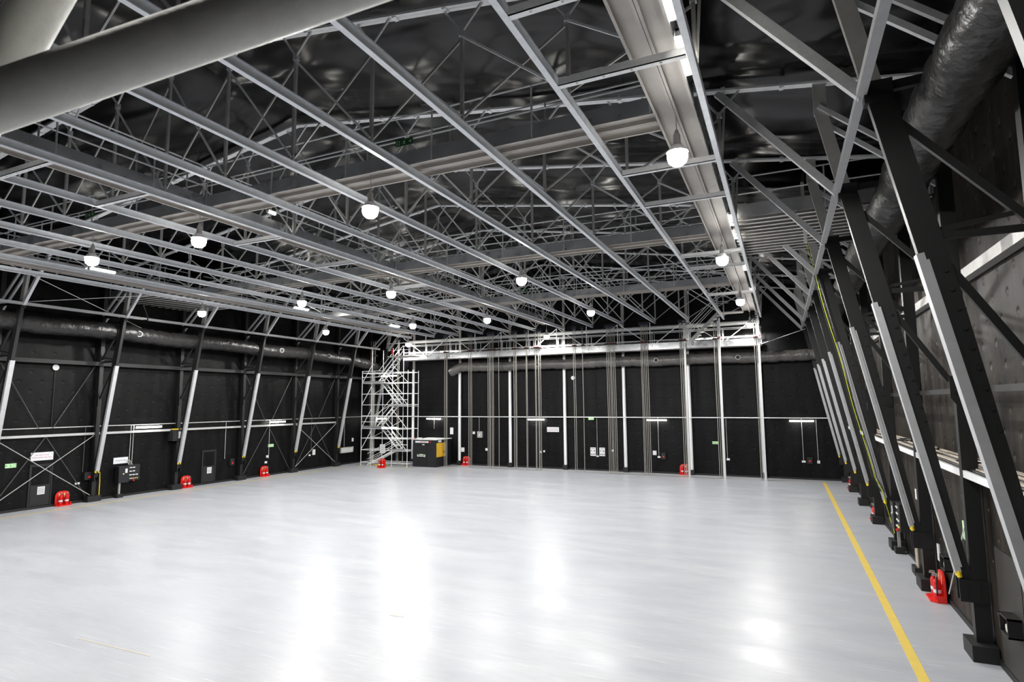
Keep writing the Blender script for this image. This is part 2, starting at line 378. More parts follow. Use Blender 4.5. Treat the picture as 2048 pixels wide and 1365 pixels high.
# ================================================================== ROOF TRUSSES
def truss():
    t = thing('roof_truss', 'x', 'roof truss', group='roof trusses')
    Z0 = 10.8
    for s in (-1, 1):
        c = MB()
        for yy in (-.045, .045): c.bar((0, yy, chord_z(0) - Z0), (s * 18.4, yy, chord_z(18.4) - Z0), .055, .10)
        for i in range(13): c.box(s * (1.1 + i * 1.3) - .05, s * (1.1 + i * 1.3) + .05, -.08, .08, chord_z(1.1 + i * 1.3) - Z0 - .06, chord_z(1.1 + i * 1.3) - Z0 + .07)
        c.build('top_chord', 'galv_light', t)
    xs = [x - XC for x in RX]
    for x in xs:
        zm = chord_z(x) - .62 - Z0
        MB().bar((x, 0, .02), (x, 0, zm), .07, .07).build('post', 'galv_dull', t)
        f = MB().bar((x, .03, zm), (x - .5, .03, chord_z(x - .5) - Z0), .045, .045); f.bar((x, -.03, zm), (x + .5, -.03, chord_z(x + .5) - Z0), .045, .045)
        f.box(x - .06, x + .06, -.05, .05, zm - .08, zm + .06)
        f.build('fork', 'galv', t)
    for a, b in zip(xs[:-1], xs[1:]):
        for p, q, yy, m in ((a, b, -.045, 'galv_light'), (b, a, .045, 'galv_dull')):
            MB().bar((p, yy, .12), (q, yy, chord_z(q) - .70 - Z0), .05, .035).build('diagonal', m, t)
    return t
tr = truss()
for k, y in enumerate(FY):
    l = 'gable roof truss of galvanised lattice above the ceiling rails, %s counting from the camera' % ORD[k]
    if k == 0: tr.location = (XC, y, 10.8); tr['label'] = l
    else: dup(tr, (XC, y, 10.8), l)
# ================================================================== CEILING RAILS
def rail_mesh(y0, y1):
    m = MB(); m.box(-.055, .055, y0, y1, 0, .022); m.box(-.012, .012, y0, y1, .022, .178); m.box(-.05, .05, y0, y1, .178, .2)
    return m
r0 = rail_mesh(-2.3, 42.25).build('ceiling_rail', 'rail')
for i, x in enumerate(RX):
    r = r0 if i == 0 else r0.copy()
    if i: C.objects.link(r)
    r.location = (x, 0, RAILZ)
    tag(r, 'long grey steel ceiling rail running away from the camera, %s' % ('edge one beside the right catwalk' if i == 0 else 'outermost one on the left' if i == 12 else '%s from the right' % ORD[i]), 'ceiling rail', 'ceiling rails')
def xbeam(x0, x1, y, label):
    m = MB(); m.box(x0, x1, y - .06, y + .06, RAILZ + .0, RAILZ + .015); m.box(x0, x1, y - .06, y - .045, RAILZ, RAILZ + .14)
    for i in range(4):
        x = x0 + (x1 - x0) * (.15 + .22 * i); m.path([(x, y, RAILZ), (x, y, RAILZ - .02)], .02, 6)
    tag(m.build('cross_beam', 'galv_light'), label, 'beam', 'cross beams between the ceiling rails')
for i, y in enumerate((7.3, 9.4, 14.0, 16.6, 23.2, 25.6, 32.4)):
    xbeam(-3.36, -1.15, y, 'short galvanised cross beam under the right catwalk, %s counting from the camera' % ORD[i])
for i, y in enumerate((7.4, 9.7, 14.3, 18.2, 23.4, 27.6)):
    xbeam(-17.34, -15.13, y, 'short galvanised cross beam under the middle catwalk, %s counting from the camera' % ORD[i])
# ================================================================== CATWALKS
def catwalk(name, label, axis, a0, a1, c0, c1, z=10.86, posts=2.33, railz=1.26, gaps=(), cat='catwalk', plate=.34):
    """axis 0 runs along x, 1 along y; a = run, c = cross"""
    t = thing(name, label, cat, ((a0, (c0 + c1) / 2, z) if axis == 0 else ((c0 + c1) / 2, a0, z)))
    ox, oy = t.location.x, t.location.y
    def B(m, p0, p1, q0, q1, z0, z1):
        if axis == 0: m.box(p0 - ox, p1 - ox, q0 - oy, q1 - oy, z0, z1)
        else: m.box(q0 - ox, q1 - ox, p0 - oy, p1 - oy, z0, z1)
    w = c1 - c0
    m = MB(); B(m, a0, a1, c0 + .02, c1 - .02, .10, .14); m.build('deck_pan', 'deck', t)
    for f in (0, .46, .54, 1):
        m = MB(); cc = c0 + .02 + f * (w - .04); B(m, a0, a1, cc - .025, cc + .025, 0, .012); B(m, a0, a1, cc - .006, cc + .006, .012, .10)
        m.build('bearer', 'deck', t)
    for side, cc in ((0, c0), (1, c1)):
        m = MB(); runs = [(a0, a1)]
        for g0, g1, gs in gaps:
            if gs == side or gs == 2:
                runs = [r for a, b in runs for r in ([(a, g0), (g1, b)] if a < g0 and g1 < b else [(a, b)])]
        for a, b in runs: B(m, a, b, cc - .012, cc + .012, .02, .02 + plate)
        m.build('kick_plate', 'galv_plate', t)
        for hz in (.66, railz):
            m = MB()
            for a, b in runs:
                p, q = ((a - ox, cc - oy, hz), (b - ox, cc - oy, hz)) if axis == 0 else ((cc - ox, a - oy, hz), (cc - ox, b - oy, hz))
                m.tube(p, q, .024, 8)
            m.build('handrail', 'galv_light', t, smooth=True)
        n = int((a1 - a0) / posts)
        for i in range(n + 1):
            a = a0 + .05 + i * (a1 - a0 - .1) / n
            if any(g0 < a < g1 and gs in (side, 2) for g0, g1, gs in gaps): continue
            p = (a - ox, cc - oy) if axis == 0 else (cc - ox, a - oy)
            m = MB().tube((p[0], p[1], .02), (p[0], p[1], railz), .024, 8); m.build('handrail_post', 'galv', t, smooth=True)
    return t
YR = (-2.1, -1.32); YM = (-16.15, -15.37); YL = (-28.85, -28.07)
CY = (11.55, 21.0, 30.4)
gapsR = [(y, y + .85, 2) for y in CY]
catwalk('catwalk', 'long galvanised catwalk along the right edge of the ceiling rails', 1, -2, 41.0, *YR, gaps=gapsR)
catwalk('catwalk', 'long galvanised catwalk down the middle of the roof', 1, -2, 41.0, *YM, gaps=gapsR)
catwalk('catwalk', 'long galvanised catwalk along the left edge of the ceiling rails', 1, 4, 41.0, *YL, gaps=gapsR)
for y, l in zip(CY, ('nearest to the camera', 'middle one', 'farthest one below the roof')):
    catwalk('crossing_catwalk', 'galvanised crossing catwalk over the right half of the hall, %s' % l, 0, -15.35, -2.12, y, y + .85)
    catwalk('crossing_catwalk', 'galvanised crossing catwalk over the left half of the hall, %s' % l, 0, -28.05, -16.17, y, y + .85)
far = catwalk('gable_catwalk', 'low galvanised catwalk hung in front of the far wall', 0, -29.2, -1.1, 41.25, 42.05, z=8.66, plate=.46, railz=1.25, posts=2.33)
for i in range(12):
    x = -1.3 - i * 2.33
    MB().tube((x - far.location.x, -.38, .3), (x - far.location.x, -.38, 1.95), .03, 8).build('hanger', 'galv_light', far, smooth=True)
    if i % 2 == 0 and i < 11:
        MB().bar((x - far.location.x, -.42, 1.9), (x - 2.0 - far.location.x, -.42, .4), .05, .04).build('hanger_brace', 'galv_light', far)
        MB().bar((x - 4.5 - far.location.x, -.46, 1.9), (x - 2.4 - far.location.x, -.46, .4), .05, .04).build('hanger_brace', 'galv_light', far)
# stair from the right catwalk to the gable catwalk
st = thing('catwalk_stair', 'steep galvanised stair going down to the far wall catwalk at right', 'stair', (-5.6, 40.98, 8.9))
for yy in (-.05, -.75):
    MB().bar((0, yy, 0), (2.0, yy, 1.95), .16, .04).build('stringer', 'galv_plate', st)
    for o in (.5, .95):
        MB().path([(-.3, yy, .3 + o * .5), (0, yy, .2 + o), (2.0, yy, 2.15 + o), (2.6, yy, 2.15 + o)], .02, 6).build('handrail', 'galv_light', st, smooth=True)
    for a in (.1, 1.9): MB().tube((a, yy, a), (a, yy, a + 1.2), .02, 6).build('handrail_post', 'galv_light', st, smooth=True)
for i in range(9): MB().box(.15 + i * .21, .40 + i * .21, -.75, -.05, .12 + i * .205, .14 + i * .205).build('tread', 'deck', st)
MB().box(2.0, 3.5, -.8, 0, 1.9, 1.96).build('landing', 'deck', st)
# side bridge decks of corrugated sheet
def bridge(x0, x1, y0, y1, label):
    t = thing('side_deck', label, 'deck', ((x0 + x1) / 2, (y0 + y1) / 2, 10.86)); w = (x1 - x0) / 2; h = (y1 - y0) / 2
    pts = []; n = 12
    prof = []
    for i in range(n):
        a = -h + 2 * h * i / n; st_ = 2 * h / n
        prof += [(a, .13), (a + st_ * .5, .13), (a + st_ * .52, .0), (a + st_ * .98, .0)]
    prof.append((h, .13)); k = len(prof)
    m = MB(); m.v = [(x, p[0], p[1]) for x in (-w, w) for p in prof]; m.f = [(i, i + 1, k + i + 1, k + i) for i in range(k - 1)]
    m.build('corrugated_sheet', 'deck_dark', t)
    for i in range(n):
        a = -h + 2 * h * (i + .5) / n; MB().box(-w, w, a, a + .07, -.015, -.002).build('rib', 'galv_light', t)
    MB().box(-w, w, -h, -h + .02, .02, .46).build('kick_plate', 'galv_plate', t)
    MB().box(-w, w, h - .02, h, .02, .46).build('kick_plate', 'galv_plate', t)
    for yy in (-h, h):
        for z in (.8, 1.35): MB().tube((-w, yy, z), (w, yy, z), .024, 8).build('handrail', 'galv_light', t, smooth=True)
        for xx in (-w + .1, 0, w - .1): MB().tube((xx, yy, .02), (xx, yy, 1.35), .024, 8).build('handrail_post', 'galv', t, smooth=True)
bridge(-1.25, 4.2, 19.7, 24.9, 'wide corrugated deck between the right catwalk and the right wall')
bridge(-33.6, -28.9, 19.7, 24.9, 'wide corrugated deck between the left catwalk and the left wall')
m = MB().box(-.05, .05, -.04, .04, -.9, 1.4); tag(m.build('deck_hanger', 'galv_light', loc=(.95, 21.6, 11.2)), 'slotted galvanised hanger beside the right corrugated deck', 'bracket')
# ================================================================== LONG MEMBERS
def long_bar(name, label, x, z, w, h, m, y0=-2.5, y1=42.6, cat='beam'):
    return tag(MB().box(-w / 2, w / 2, y0, y1, -h / 2, h / 2).build(name, m, loc=(x, 0, z)), label, cat)
long_bar('eaves_beam', 'pale square steel beam joining the knees of the right wall frames', XC + 16.40, 9.72, .13, .13, 'cover', y1=41.0)
long_bar('eaves_beam', 'pale square steel beam joining the knees of the left wall frames', XC - 16.40, 9.72, .13, .13, 'cover', y1=41.0)
long_bar('wall_rail', 'thick galvanised beam running high along the right wall', 4.12, 7.98, .22, .24, 'galv_dull')
long_bar('wall_rail', 'thin black rail running along the right wall at mid height', 3.42, 5.2, .08, .12, 'black')
long_bar('wall_rail', 'black rail with pipe running along the upper left wall', LW + .42, 7.25, .14, .2, 'black_matt')
long_bar('wall_rail', 'pale steel channel along the left wall below the strip lights', LW + .2, 3.55, .08, .12, 'side_steel', y1=38.2)
def pipe(name, label, p, q, r, m, cat='pipe'):
    c = Vector(p); return tag(MB().tube((0, 0, 0), Vector(q) - c, r, 10).build(name, m, loc=c, smooth=True), label, cat)
pipe('conduit', 'thin galvanised conduit pipe along the left wall above the pale channel', (LW + .08, -2.5, 3.93), (LW + .08, 42.5, 3.93), .03, 'side_steel')
pipe('conduit', 'thin galvanised conduit pipe along the far wall above the strip lights', (LW + .1, FW - .28, 3.93), (RW - .1, FW - .28, 3.93), .035, 'galv_light')
pipe('gable_beam', 'round pale grey tube across the far wall above the gable catwalk', (-29.5, 42.46, 10.35), (-1.2, 42.46, 10.35), .15, 'galv_light', 'beam')
for i in range(7):
    x = -1.36 - 4.60 * i
    t = thing('gable_column', 'galvanised column on black block against the far wall, %s' % ('rightmost' if i == 0 else 'leftmost beside the booth' if i == 6 else '%s from the right' % ORD[i]), 'column', (x, FW - .16, 0), group='columns of the far wall')
    MB().box(-.17, .17, -.16, .16, 0, .36).build('footing_block', 'black_matt', t)
    MB().path([(0, 0, .36), (0, 0, 7.95)], .12, 14).build('lower_shaft', 'galv_light', t, smooth=True)
    MB().box(-.09, .09, 0, .14, 7.95, chord_z(x - XC) - .1).build('upper_shaft', 'galv_dull', t)
for x, l, zt in ((-3.70, 'second', 10.62), (-1.26, 'rightmost', 10.62), (-5.95, 'third', 10.62)):
    t = thing('rail_prop', 'tall galvanised square prop from floor to ceiling rail end, %s from the right' % l if l != 'rightmost' else 'tall galvanised square prop from floor to ceiling rail end, rightmost', 'prop', (x, 41.14, 0), group='props at the rail ends')
    MB().box(-.07, .07, -.07, .07, .02, zt).build('shaft', 'galv', t)
    MB().box(-.14, .14, -.10, .10, 0, .02).build('base_plate', 'galv_dull', t)
    MB().box(-.09, .09, -.09, .09, 9.1, 9.5).build('clamp', 'galv_light', t); MB().box(.03, .10, -.12, -.07, 9.2, 9.35).build('tensioner', 'red', t)
# ducts
def duct(name, label, pts, r, m, holes=()):
    t = thing(name, label, 'duct', pts[0]); o = Vector(pts[0]); P = [Vector(p) for p in pts]
    out = []; rad = []
    for a, b in zip(P[:-1], P[1:]):
        n = max(2, int((b - a).length / .22))
        for i in range(n):
            f = i / n; c = a.lerp(b, f); k = len(out)
            out.append(c - o + Vector((random.uniform(-.015, .015), 0, random.uniform(-.02, .02))))
            rad.append(r * (1 + (.035 if k % 4 else -.045) + random.uniform(-.025, .025)))
    out.append(P[-1] - o); rad.append(r)
    MB().path(out, r, 28, rad).build('duct_sleeve', m, t, smooth=True)
    for h, d in holes:
        h = Vector(h) - o; d = Vector(d).normalized()
        MB().path([h + d * (r * .9), h + d * (r * 1.06)], .16, 16).build('outlet_ring', 'galv_dull', t, smooth=True)
        MB().path([h + d * (r * .95), h + d * (r * 1.065)], .13, 16).build('outlet_opening', 'black_matt', t, smooth=True)
duct('ventilation_duct', 'fat crinkled black ventilation duct along the right wall', [(2.5, y, 9.55 + .08 * math.sin(y * .7)) for y in range(3, 41, 2)], .44, 'duct', [((2.5, 21.6, 9.55), (-1, 0, -.5)), ((2.5, 30, 9.55), (-1, 0, -.5))])
duct('ventilation_duct', 'fat crinkled black ventilation duct along the left wall', [(-32.3, y, 9.15 - .012 * y - .06 * math.sin(y * .9)) for y in range(2, 38, 2)] + [(-32.3, 38.6, 8.6), (-32.2, 40.6, 8.35), (-31.9, 42.1, 7.9)], .42, 'duct', [((-32.3, 20.5, 8.92), (1, -.2, 0)), ((-32.3, 30.6, 8.82), (1, -.2, 0)), ((-32.3, 35.3, 8.75), (1, -.2, 0))])
duct('ventilation_duct', 'silvery grey ventilation duct under the gable catwalk across the far wall', [(-24.9, 41.9, 7.55)] + [(x, 42.0, 7.95 + .04 * math.sin(x)) for x in range(-24, 3, 2)] + [(3.0, 41.6, 8.2)], .36, 'foil', [((-17, 42, 7.95), (0, -1, 0)), ((-8, 42, 7.95), (0, -1, 0)), ((-2.6, 42, 7.95), (0, -1, 0))])
# ================================================================== WALL BRACING (left)
def rod(t, p, q, r, m, name='rod'): MB().tube(p, q, r, 6).build(name, m, t, smooth=True)
for k, xx in ((0, True), (3, False), (4, True)):
    ya = 14.755 + 4.66 * k; yb = ya + 4.66; ym = (ya + yb) / 2; x = LW + .14
    t = thing('wall_brace', 'crossed thin steel rods on the left wall, %s' % {0: 'over the nearest wall door', 3: 'behind the third fire point', 4: 'last bay before the scaffold tower'}[k], 'brace', (x, ya, 0))
    for a, b in (((0, .3, .34), (0, 2.33, 3.5)), ((0, 4.36, .34), (0, 2.33, 3.5)), ((0, 2.0, 3.9), (0, .2, 7.1)), ((0, 2.6, 3.9), (0, 4.4, 7.1))): rod(t, a, b, .018, 'dark_rod', 'dark_rod')
    if xx:
        rod(t, (.14, .2, .4), (.14, 4.5, 3.45), .018, 'side_steel', 'pale_rod'); rod(t, (.14, 4.5, .35), (.14, .2, 3.45), .018, 'side_steel', 'pale_rod')
t = thing('wall_brace', 'crossed thin steel rods on the low right wall beside the nearest fire point', 'brace', (RW - .06, 14.76, 0))
rod(t, (0, .2, 3.3), (0, 3.2, .3), .015, 'galv_light'); rod(t, (0, 4.4, 3.3), (0, .3, .5), .015, 'dusty')
for i, (a, b) in enumerate((((1.5, 41.5, 9.6), (-1.1, 41.8, 8.8)), ((-33.5, 12, 9.3), (-29.2, 19, 10.6)), ((-29.0, 13, 10.9), (-33.2, 22, 9.2)))):
    pipe('stay_wire', ('thin stay wire at the right end of the gable catwalk', 'thin stay wire rising to the left catwalk', 'thin stay wire crossing down to the left wall')[i], a, b, .015, 'galv_light', 'wire')
# ================================================================== LAMPS
def bay_lamp():
    t = thing('high_bay_lamp', 'x', 'lamp', group='high bay lamps')
    MB().lathe([(.03, .60), (.05, .52), (.07, .50), (.08, .30), (.10, .28), (.10, .24)], n=16).build('gear_housing', 'galv_dull', t, smooth=True)
    MB().tube((0, 0, .55), (0, 0, 1.02), .010, 6).build('hanger', 'galv_dull', t)
    MB().lathe([(.09, .27), (.15, .22), (.215, .13), (.22, .12), (.21, .12), (.14, .21), (.08, .26)], n=24).build('reflector', 'galv_light', t, smooth=True)
    MB().lathe([(.02, -.17), (.11, -.145), (.18, -.08), (.205, .0), (.205, .07), (.17, .13), (.05, .16)], n=20).build('lamp_globe', 'lamp', t, smooth=True)
    return t
bl = bay_lamp()
ld = bpy.data.lights.new('high_bay_light', 'SPOT'); ld.energy = BAY_W; ld.color = (1, .985, .955); ld.spot_size = math.radians(176); ld.spot_blend = .12; ld.shadow_soft_size = .17
LX = (-1.71, -9.47, -15.95, -21.3, -28.46); LY = (11.85, 21.55, 31.1, 40.9)
xw = ('rightmost column', 'second column from the right', 'middle column', 'fourth column from the right', 'leftmost column'); yw = ('nearest row', 'second row', 'third row', 'farthest row')
n = 0
for j, y in enumerate(LY):
    for i, x in enumerate(LX):
        if j == 3 and i in (1, 3): continue
        l = 'glowing high bay lamp hung below the ceiling rails, %s, %s' % (xw[i], yw[j])
        if n == 0: bl.location = (x, y, 9.95); bl['label'] = l
        else: dup(bl, (x, y, 9.95), l)
        lo = bpy.data.objects.new('high_bay_light', ld); C.objects.link(lo); lo.location = (x, y, 9.74); n += 1
for i, x in enumerate(LX):   # the row over the camera, out of frame
    if i in (0, 2, 3):
        dup(bl, (x, 1.9, 9.95), 'high bay lamp of the row above the camera, %s' % xw[i])
        lo = bpy.data.objects.new('high_bay_light', ld); C.objects.link(lo); lo.location = (x, 1.9, 9.74)
def batten(label, c, L, axis, br=0):
    t = thing('strip_light', label, 'light', c, 0 if axis == 0 else math.pi / 2, 'strip lights')
    MB().box(-L / 2, L / 2, -.05, .05, .03, .07).build('housing', 'white', t)
    if br: MB().box(-.02, .02, .04, br, .035, .055).build('bracket', 'galv_dull', t)
    MB().path([(-L / 2 + .02, 0, 0), (L / 2 - .02, 0, 0)], .05, 10).build('diffuser', 'tube_light', t, smooth=True)
    for a in (-L / 2, L / 2 - .03): MB().box(a, a + .03, -.055, .055, -.055, .07).build('end_cap', 'white', t)
for x, l in ((-32.5, 'left of the scaffold tower'), (-26.8, 'above the black booth'), (-17.5, 'second from the booth'), (-8.25, 'third from the booth'), (1.0, 'nearest the right corner')):
    batten('white strip light on the far wall, %s' % l, (x + (.15 if x < -30 else 0), FW - .25, 3.74), 1.45, 0, .25)
batten('white strip light on the left wall above the control panel', (LW + .3, 22.2, 3.78), 1.55, 1, .3)
batten('white strip light on the left wall above the third fire point', (LW + .3, 31.7, 3.78), 1.5, 1, .3)
for x, L, l in ((-16.1, 1.5, 'middle'), (-25.3, .8, 'leftmost'), (-24.3, .8, 'second from the left'), (-5.1, .75, 'second from the right'), (-4.2, .75, 'rightmost')):
    batten('bright strip light standing on the gable catwalk, %s' % l, (x, 41.55, 9.30), L, 0)
for y, l in ((8.2, 'nearest'), (9.9, 'second'), (20.0, 'third'), (21.8, 'fourth'), (27.5, 'fifth'), (33.5, 'sixth')):
    batten('strip light beside the right catwalk, %s counting from the camera' % l, (-1.25, y, 10.98), 1.3, 1)
for x, y, L, z, l in ((-15.32, 12.8, .75, 11.5, 'middle catwalk, nearest one'), (-15.32, 14.0, .35, 11.45, 'middle catwalk, short one beyond it'), (-15.32, 31.9, .8, 11.42, 'middle catwalk, farthest one'), (-28.02, 16.0, 1.3, 11.2, 'left catwalk, nearest one'), (-28.02, 28.3, 1.3, 11.2, 'left catwalk, middle one'), (-28.02, 38.4, 1.3, 11.27, 'left catwalk, farthest one')):
    batten('strip light on the handrail of the %s' % l, (x, y, z), L, 1)
# ================================================================== ROPES
bund = [(-32.15, 5), (-29.55, 3), (-24.85, 3), (-22.6, 3), (-20.75, 5), (-20.05, 1), (-18.65, 3), (-17.7, 2), (-16.75, 5), (-13.85, 2), (-13.2, 1), (-11.1, 6), (-8.68, 5), (-6.05, 4), (-3.9, 3), (-1.45, 2)]
wh = ['left of the scaffold tower', 'behind the scaffold tower', 'in front of the black booth', 'right of the black booth', 'right of the far left fire point', 'alone right of that bundle', 'left of the second far wall column', 'just left of the white wall sign', 'crossing the second far strip light', 'right of the white wall sign', 'alone left of the two posters', 'right of the two posters', 'by the third far strip light', 'beside the far fire point', 'beside the second prop', 'beside the rightmost prop']
rope0 = None
for (x, k), w_ in zip(bund, wh):
    sp = .12
    for i in range(k):
        xx = x + (i - (k - 1) / 2) * sp + random.uniform(-.015, .015); yy = 41.08 + random.uniform(-.08, .06)
        if rope0 is None:
            rope0 = MB().path([(0, 0, 0), (.01, 0, 4), (-.01, 0, 8), (0, 0, 10.45)], .022, 6).build('hanging_rope', 'rope', smooth=True); o = rope0
        else: o = rope0.copy(); C.objects.link(o)
        o.location = (xx, yy, 0)
        tag(o, 'pale hanging rope in the bundle %s' % w_ if k > 1 else 'single pale hanging rope, %s' % w_, 'rope', 'ropes ' + w_)
    t = thing('pulley_block', 'small black pulley block over the ropes %s' % w_, 'pulley', (x, 41.0, 9.15), group='pulley blocks at the catwalk')
    MB().box(-k * .06 - .03, k * .06 + .03, -.04, .24, 0, .10).build('frame', 'black_matt', t)
    for i in range(k): MB().path([(-(k - 1) * .06 + i * .12, -.07, .07), (-(k - 1) * .06 + i * .12, -.02, .07)], .05, 10).build('sheave', 'cable' if i % 2 else 'red_dull', t, smooth=True)
    t = thing('head_block', 'dark blue head block over the ropes %s' % w_, 'pulley', (x, 41.0, 10.38), group='head blocks at the rail ends')
    MB().box(-k * .06 - .03, k * .06 + .03, -.05, .05, .02, .11).build('frame', 'blue', t)
    MB().box(-k * .06 - .04, k * .06 + .04, -.04, .04, .16, .24).build('clamp', 'black_matt', t)
# ================================================================== SCAFFOLD TOWER
tw = thing('scaffold_tower', 'pale galvanised scaffold stair tower in the far left corner', 'scaffold', (-32.05, 39.5, 0))
TX = (0, 1.0, 3.1, 4.6); TY = (0, 1.5)
def tt(n, p, q, r=.025, m='galv_light'): MB().tube(p, q, r, 8).build(n, m, tw, smooth=True)
for x in TX:
    for y in TY: tt('standard', (x, y, .03), (x, y, 9.6 if x in TX[1:3] else 7.75)); MB().box(x - .07, x + .07, y - .07, y + .07, 0, .03).build('base_plate', 'yellow', tw)
lv = [.25, 1.25, 2.2, 3.0, 4.0, 4.95, 5.85, 6.75, 7.6]
for z in lv:
    for y in TY: tt('ledger', (0, y, z), (4.6, y, z))
    for x in TX: tt('transom', (x, 0, z), (x, 1.5, z))
for i, (z0, z1) in enumerate(zip(lv[:-1], lv[1:])):
    if i % 2: tt('brace', (0, -.03, z0), (1.0, -.03, z1 + .6)); tt('brace', (4.6, -.03, z0), (3.1, -.03, z1 + .6))
    else: tt('brace', (0, 1.53, z0), (3.1, 1.53, z1 + .7))
for i, (z, x0, x1) in enumerate(((1.2, 3.1, 4.6), (3.0, 0, 2.3), (4.8, 2.9, 4.6), (6.7, 0, 2.3))):
    MB().box(x0, x1, .05, 1.45, z, z + .06).build('platform', 'deck', tw)
    MB().box(x0, x1, -.02, .0, z, z + .22).build('toe_board', 'galv_plate', tw)
    for h in (.55, 1.05): tt('guardrail', (x0, -.03, z + h), (x1, -.03, z + h))
fl = [((.6, .0), (3.2, 1.2)), ((3.2, 1.2), (1.4, 3.0)), ((1.4, 3.0), (3.2, 4.8)), ((3.2, 4.8), (1.4, 6.7)), ((1.6, 6.8), (3.6, 8.9))]
for i, ((xa, za), (xb, zb)) in enumerate(fl):
    y0, y1 = (.1, .7) if i % 2 == 0 else (.8, 1.4)
    s_ = thing('stair_flight', '', ''); del s_['label']; del s_['category']; s_.parent = tw
    for yy in (y0, y1):
        MB().bar((xa, yy, za + .05), (xb, yy, zb + .05), .1, .03).build('stringer', 'galv_light', s_)
        for h in (.5, .95): MB().tube((xa, yy, za + h), (xb, yy, zb + h), .02, 6).build('handrail', 'galv_light', s_, smooth=True)
    for j in range(8):
        f = (j + .5) / 8; x = xa + (xb - xa) * f; z = za + (zb - za) * f
        MB().box(x - .11, x + .11, y0, y1, z + .02, z + .045).build('tread', 'galv_light', s_)
MB().box(2.6, 4.9, -.1, 1.2, 8.85, 8.93).build('top_platform', 'deck', tw)
for h in (.5, 1.05): tt('guardrail', (2.6, -.1, 8.9 + h), (4.9, -.1, 8.9 + h))
tt('guardrail_post', (3.7, -.1, 8.9), (3.7, -.1, 9.95)); tt('guardrail_post', (4.85, -.1, 8.9), (4.85, -.1, 9.95))
MB().box(2.0, 2.5, -.1, -.08, 1.05, 1.75).build('notice_board', 'paper', tw)
m = MB()
for i in range(8): m.box(2.05, 2.45, -.105, -.1, 1.12 + i * .075, 1.135 + i * .075)
m.build('notice_print', 'grey_text', tw)
MB().box(3.0, 3.2, -.14, -.1, 9.1, 9.45).build('red_box', 'red', tw)
MB().box(1.2, 2.0, .0, .6, 3.06, 3.1).build('yellow_step', 'yellow', tw); MB().box(1.3, 2.3, .05, .6, .03, .08).build('yellow_sole_board', 'yellow', tw)
batten('strip light high on the scaffold tower', (-29.2, 39.35, 7.3), 1.6, 0)
batten('strip light low on the scaffold tower, left one of two', (-29.55, 39.35, 3.1), .6, 0)
batten('strip light low on the scaffold tower, right one of two', (-28.7, 39.35, 3.1), .9, 0)
# ================================================================== BOOTH
b = thing('control_booth', 'black booth with yellow side panel beside the scaffold tower', 'booth', (-26.4, 40.2, 0))
MB().box(-1.0, 1.22, 0, 2.35, 0, 2.12).build('cabin', 'booth', b)
MB().box(-1.03, 1.26, -.03, 2.38, 2.12, 2.17).build('roof', 'white', b)
d = MB().box(-.6, .35, -.03, 0, .02, 1.85).build('door', 'black', b)
pb = MB().box(-.5, .2, -.12, -.09, .82, .88); pb.box(-.5, -.45, -.12, -.03, .8, .98); pb.box(.17, .22, -.12, -.03, .78, .98)
pb.build('push_bar', 'white', d); MB().box(-.35, .05, -.05, -.03, .92, 1.0).build('push_sign', 'sign_green', d)
MB().box(-.05, .15, -.05, -.03, 1.72, 1.78).build('door_closer', 'white', d)
g = MB().box(-.72, .5, -.05, -.01, 1.90, 2.03).build('sign_strip', 'paper', b)
m = MB()
for i in range(9): m.box(-.25 + i * .07, -.20 + i * .07, -.052, -.05, 1.935, 1.985)
m.build('red_print', 'red_text', g)
MB().path([(.68, -.06, 1.96), (.68, 0, 1.96)], .05, 12).build('red_button', 'red', b, smooth=True)
MB().path([(-.9, .2, 2.17), (-.9, .2, 2.27)], .06, 12).build('red_beacon', 'red', b, smooth=True)
MB().box(-.5, -.15, -.02, .1, 2.17, 2.3).build('white_lamp_box', 'white', b)
y_ = MB().box(1.22, 1.25, .05, 1.35, .78, 1.88).build('yellow_panel', 'yellow_panel', b)
MB().box(1.25, 1.27, 1.05, 1.1, 1.05, 1.25).build('pull_handle', 'black', y_); MB().box(1.25, 1.27, 1.18, 1.23, 1.05, 1.25).build('pull_handle', 'black', y_)
MB().box(1.22, 1.235, .3, .75, 1.93, 2.08).build('small_label', 'paper', b)
# ================================================================== FIRE POINTS
def fire_point():
    t = thing('fire_point_stand', 'x', 'fire extinguisher stand', group='red fire point stands')
    m = MB().prism([(-.33, 0), (.33, 0), (.33, .55), (.24, .68), (.12, .72), (-.12, .72), (-.24, .68), (-.33, .55)], 'y', -.04, 0)
    m.build('back_board', 'red', t)
    m = MB().prism([(-.33, 0), (.33, 0), (.36, -.20), (.26, -.34), (-.26, -.34), (-.36, -.20)], 'z', 0, .05); m.build('base_tray', 'red', t)
    MB().prism([(-.34, -.04), (-.30, -.04), (-.30, -.16), (-.34, -.20)], 'z', .05, .16).build('tray_rim', 'red', t); MB().prism([(.30, -.04), (.34, -.04), (.34, -.20), (.30, -.16)], 'z', .05, .16).build('tray_rim', 'red', t)
    m = MB().box(-.19, -.12, -.045, -.04, .40, .62); m.box(.05, .12, -.045, -.04, .40, .62); m.build('instruction_label', 'beige', t)
    return t
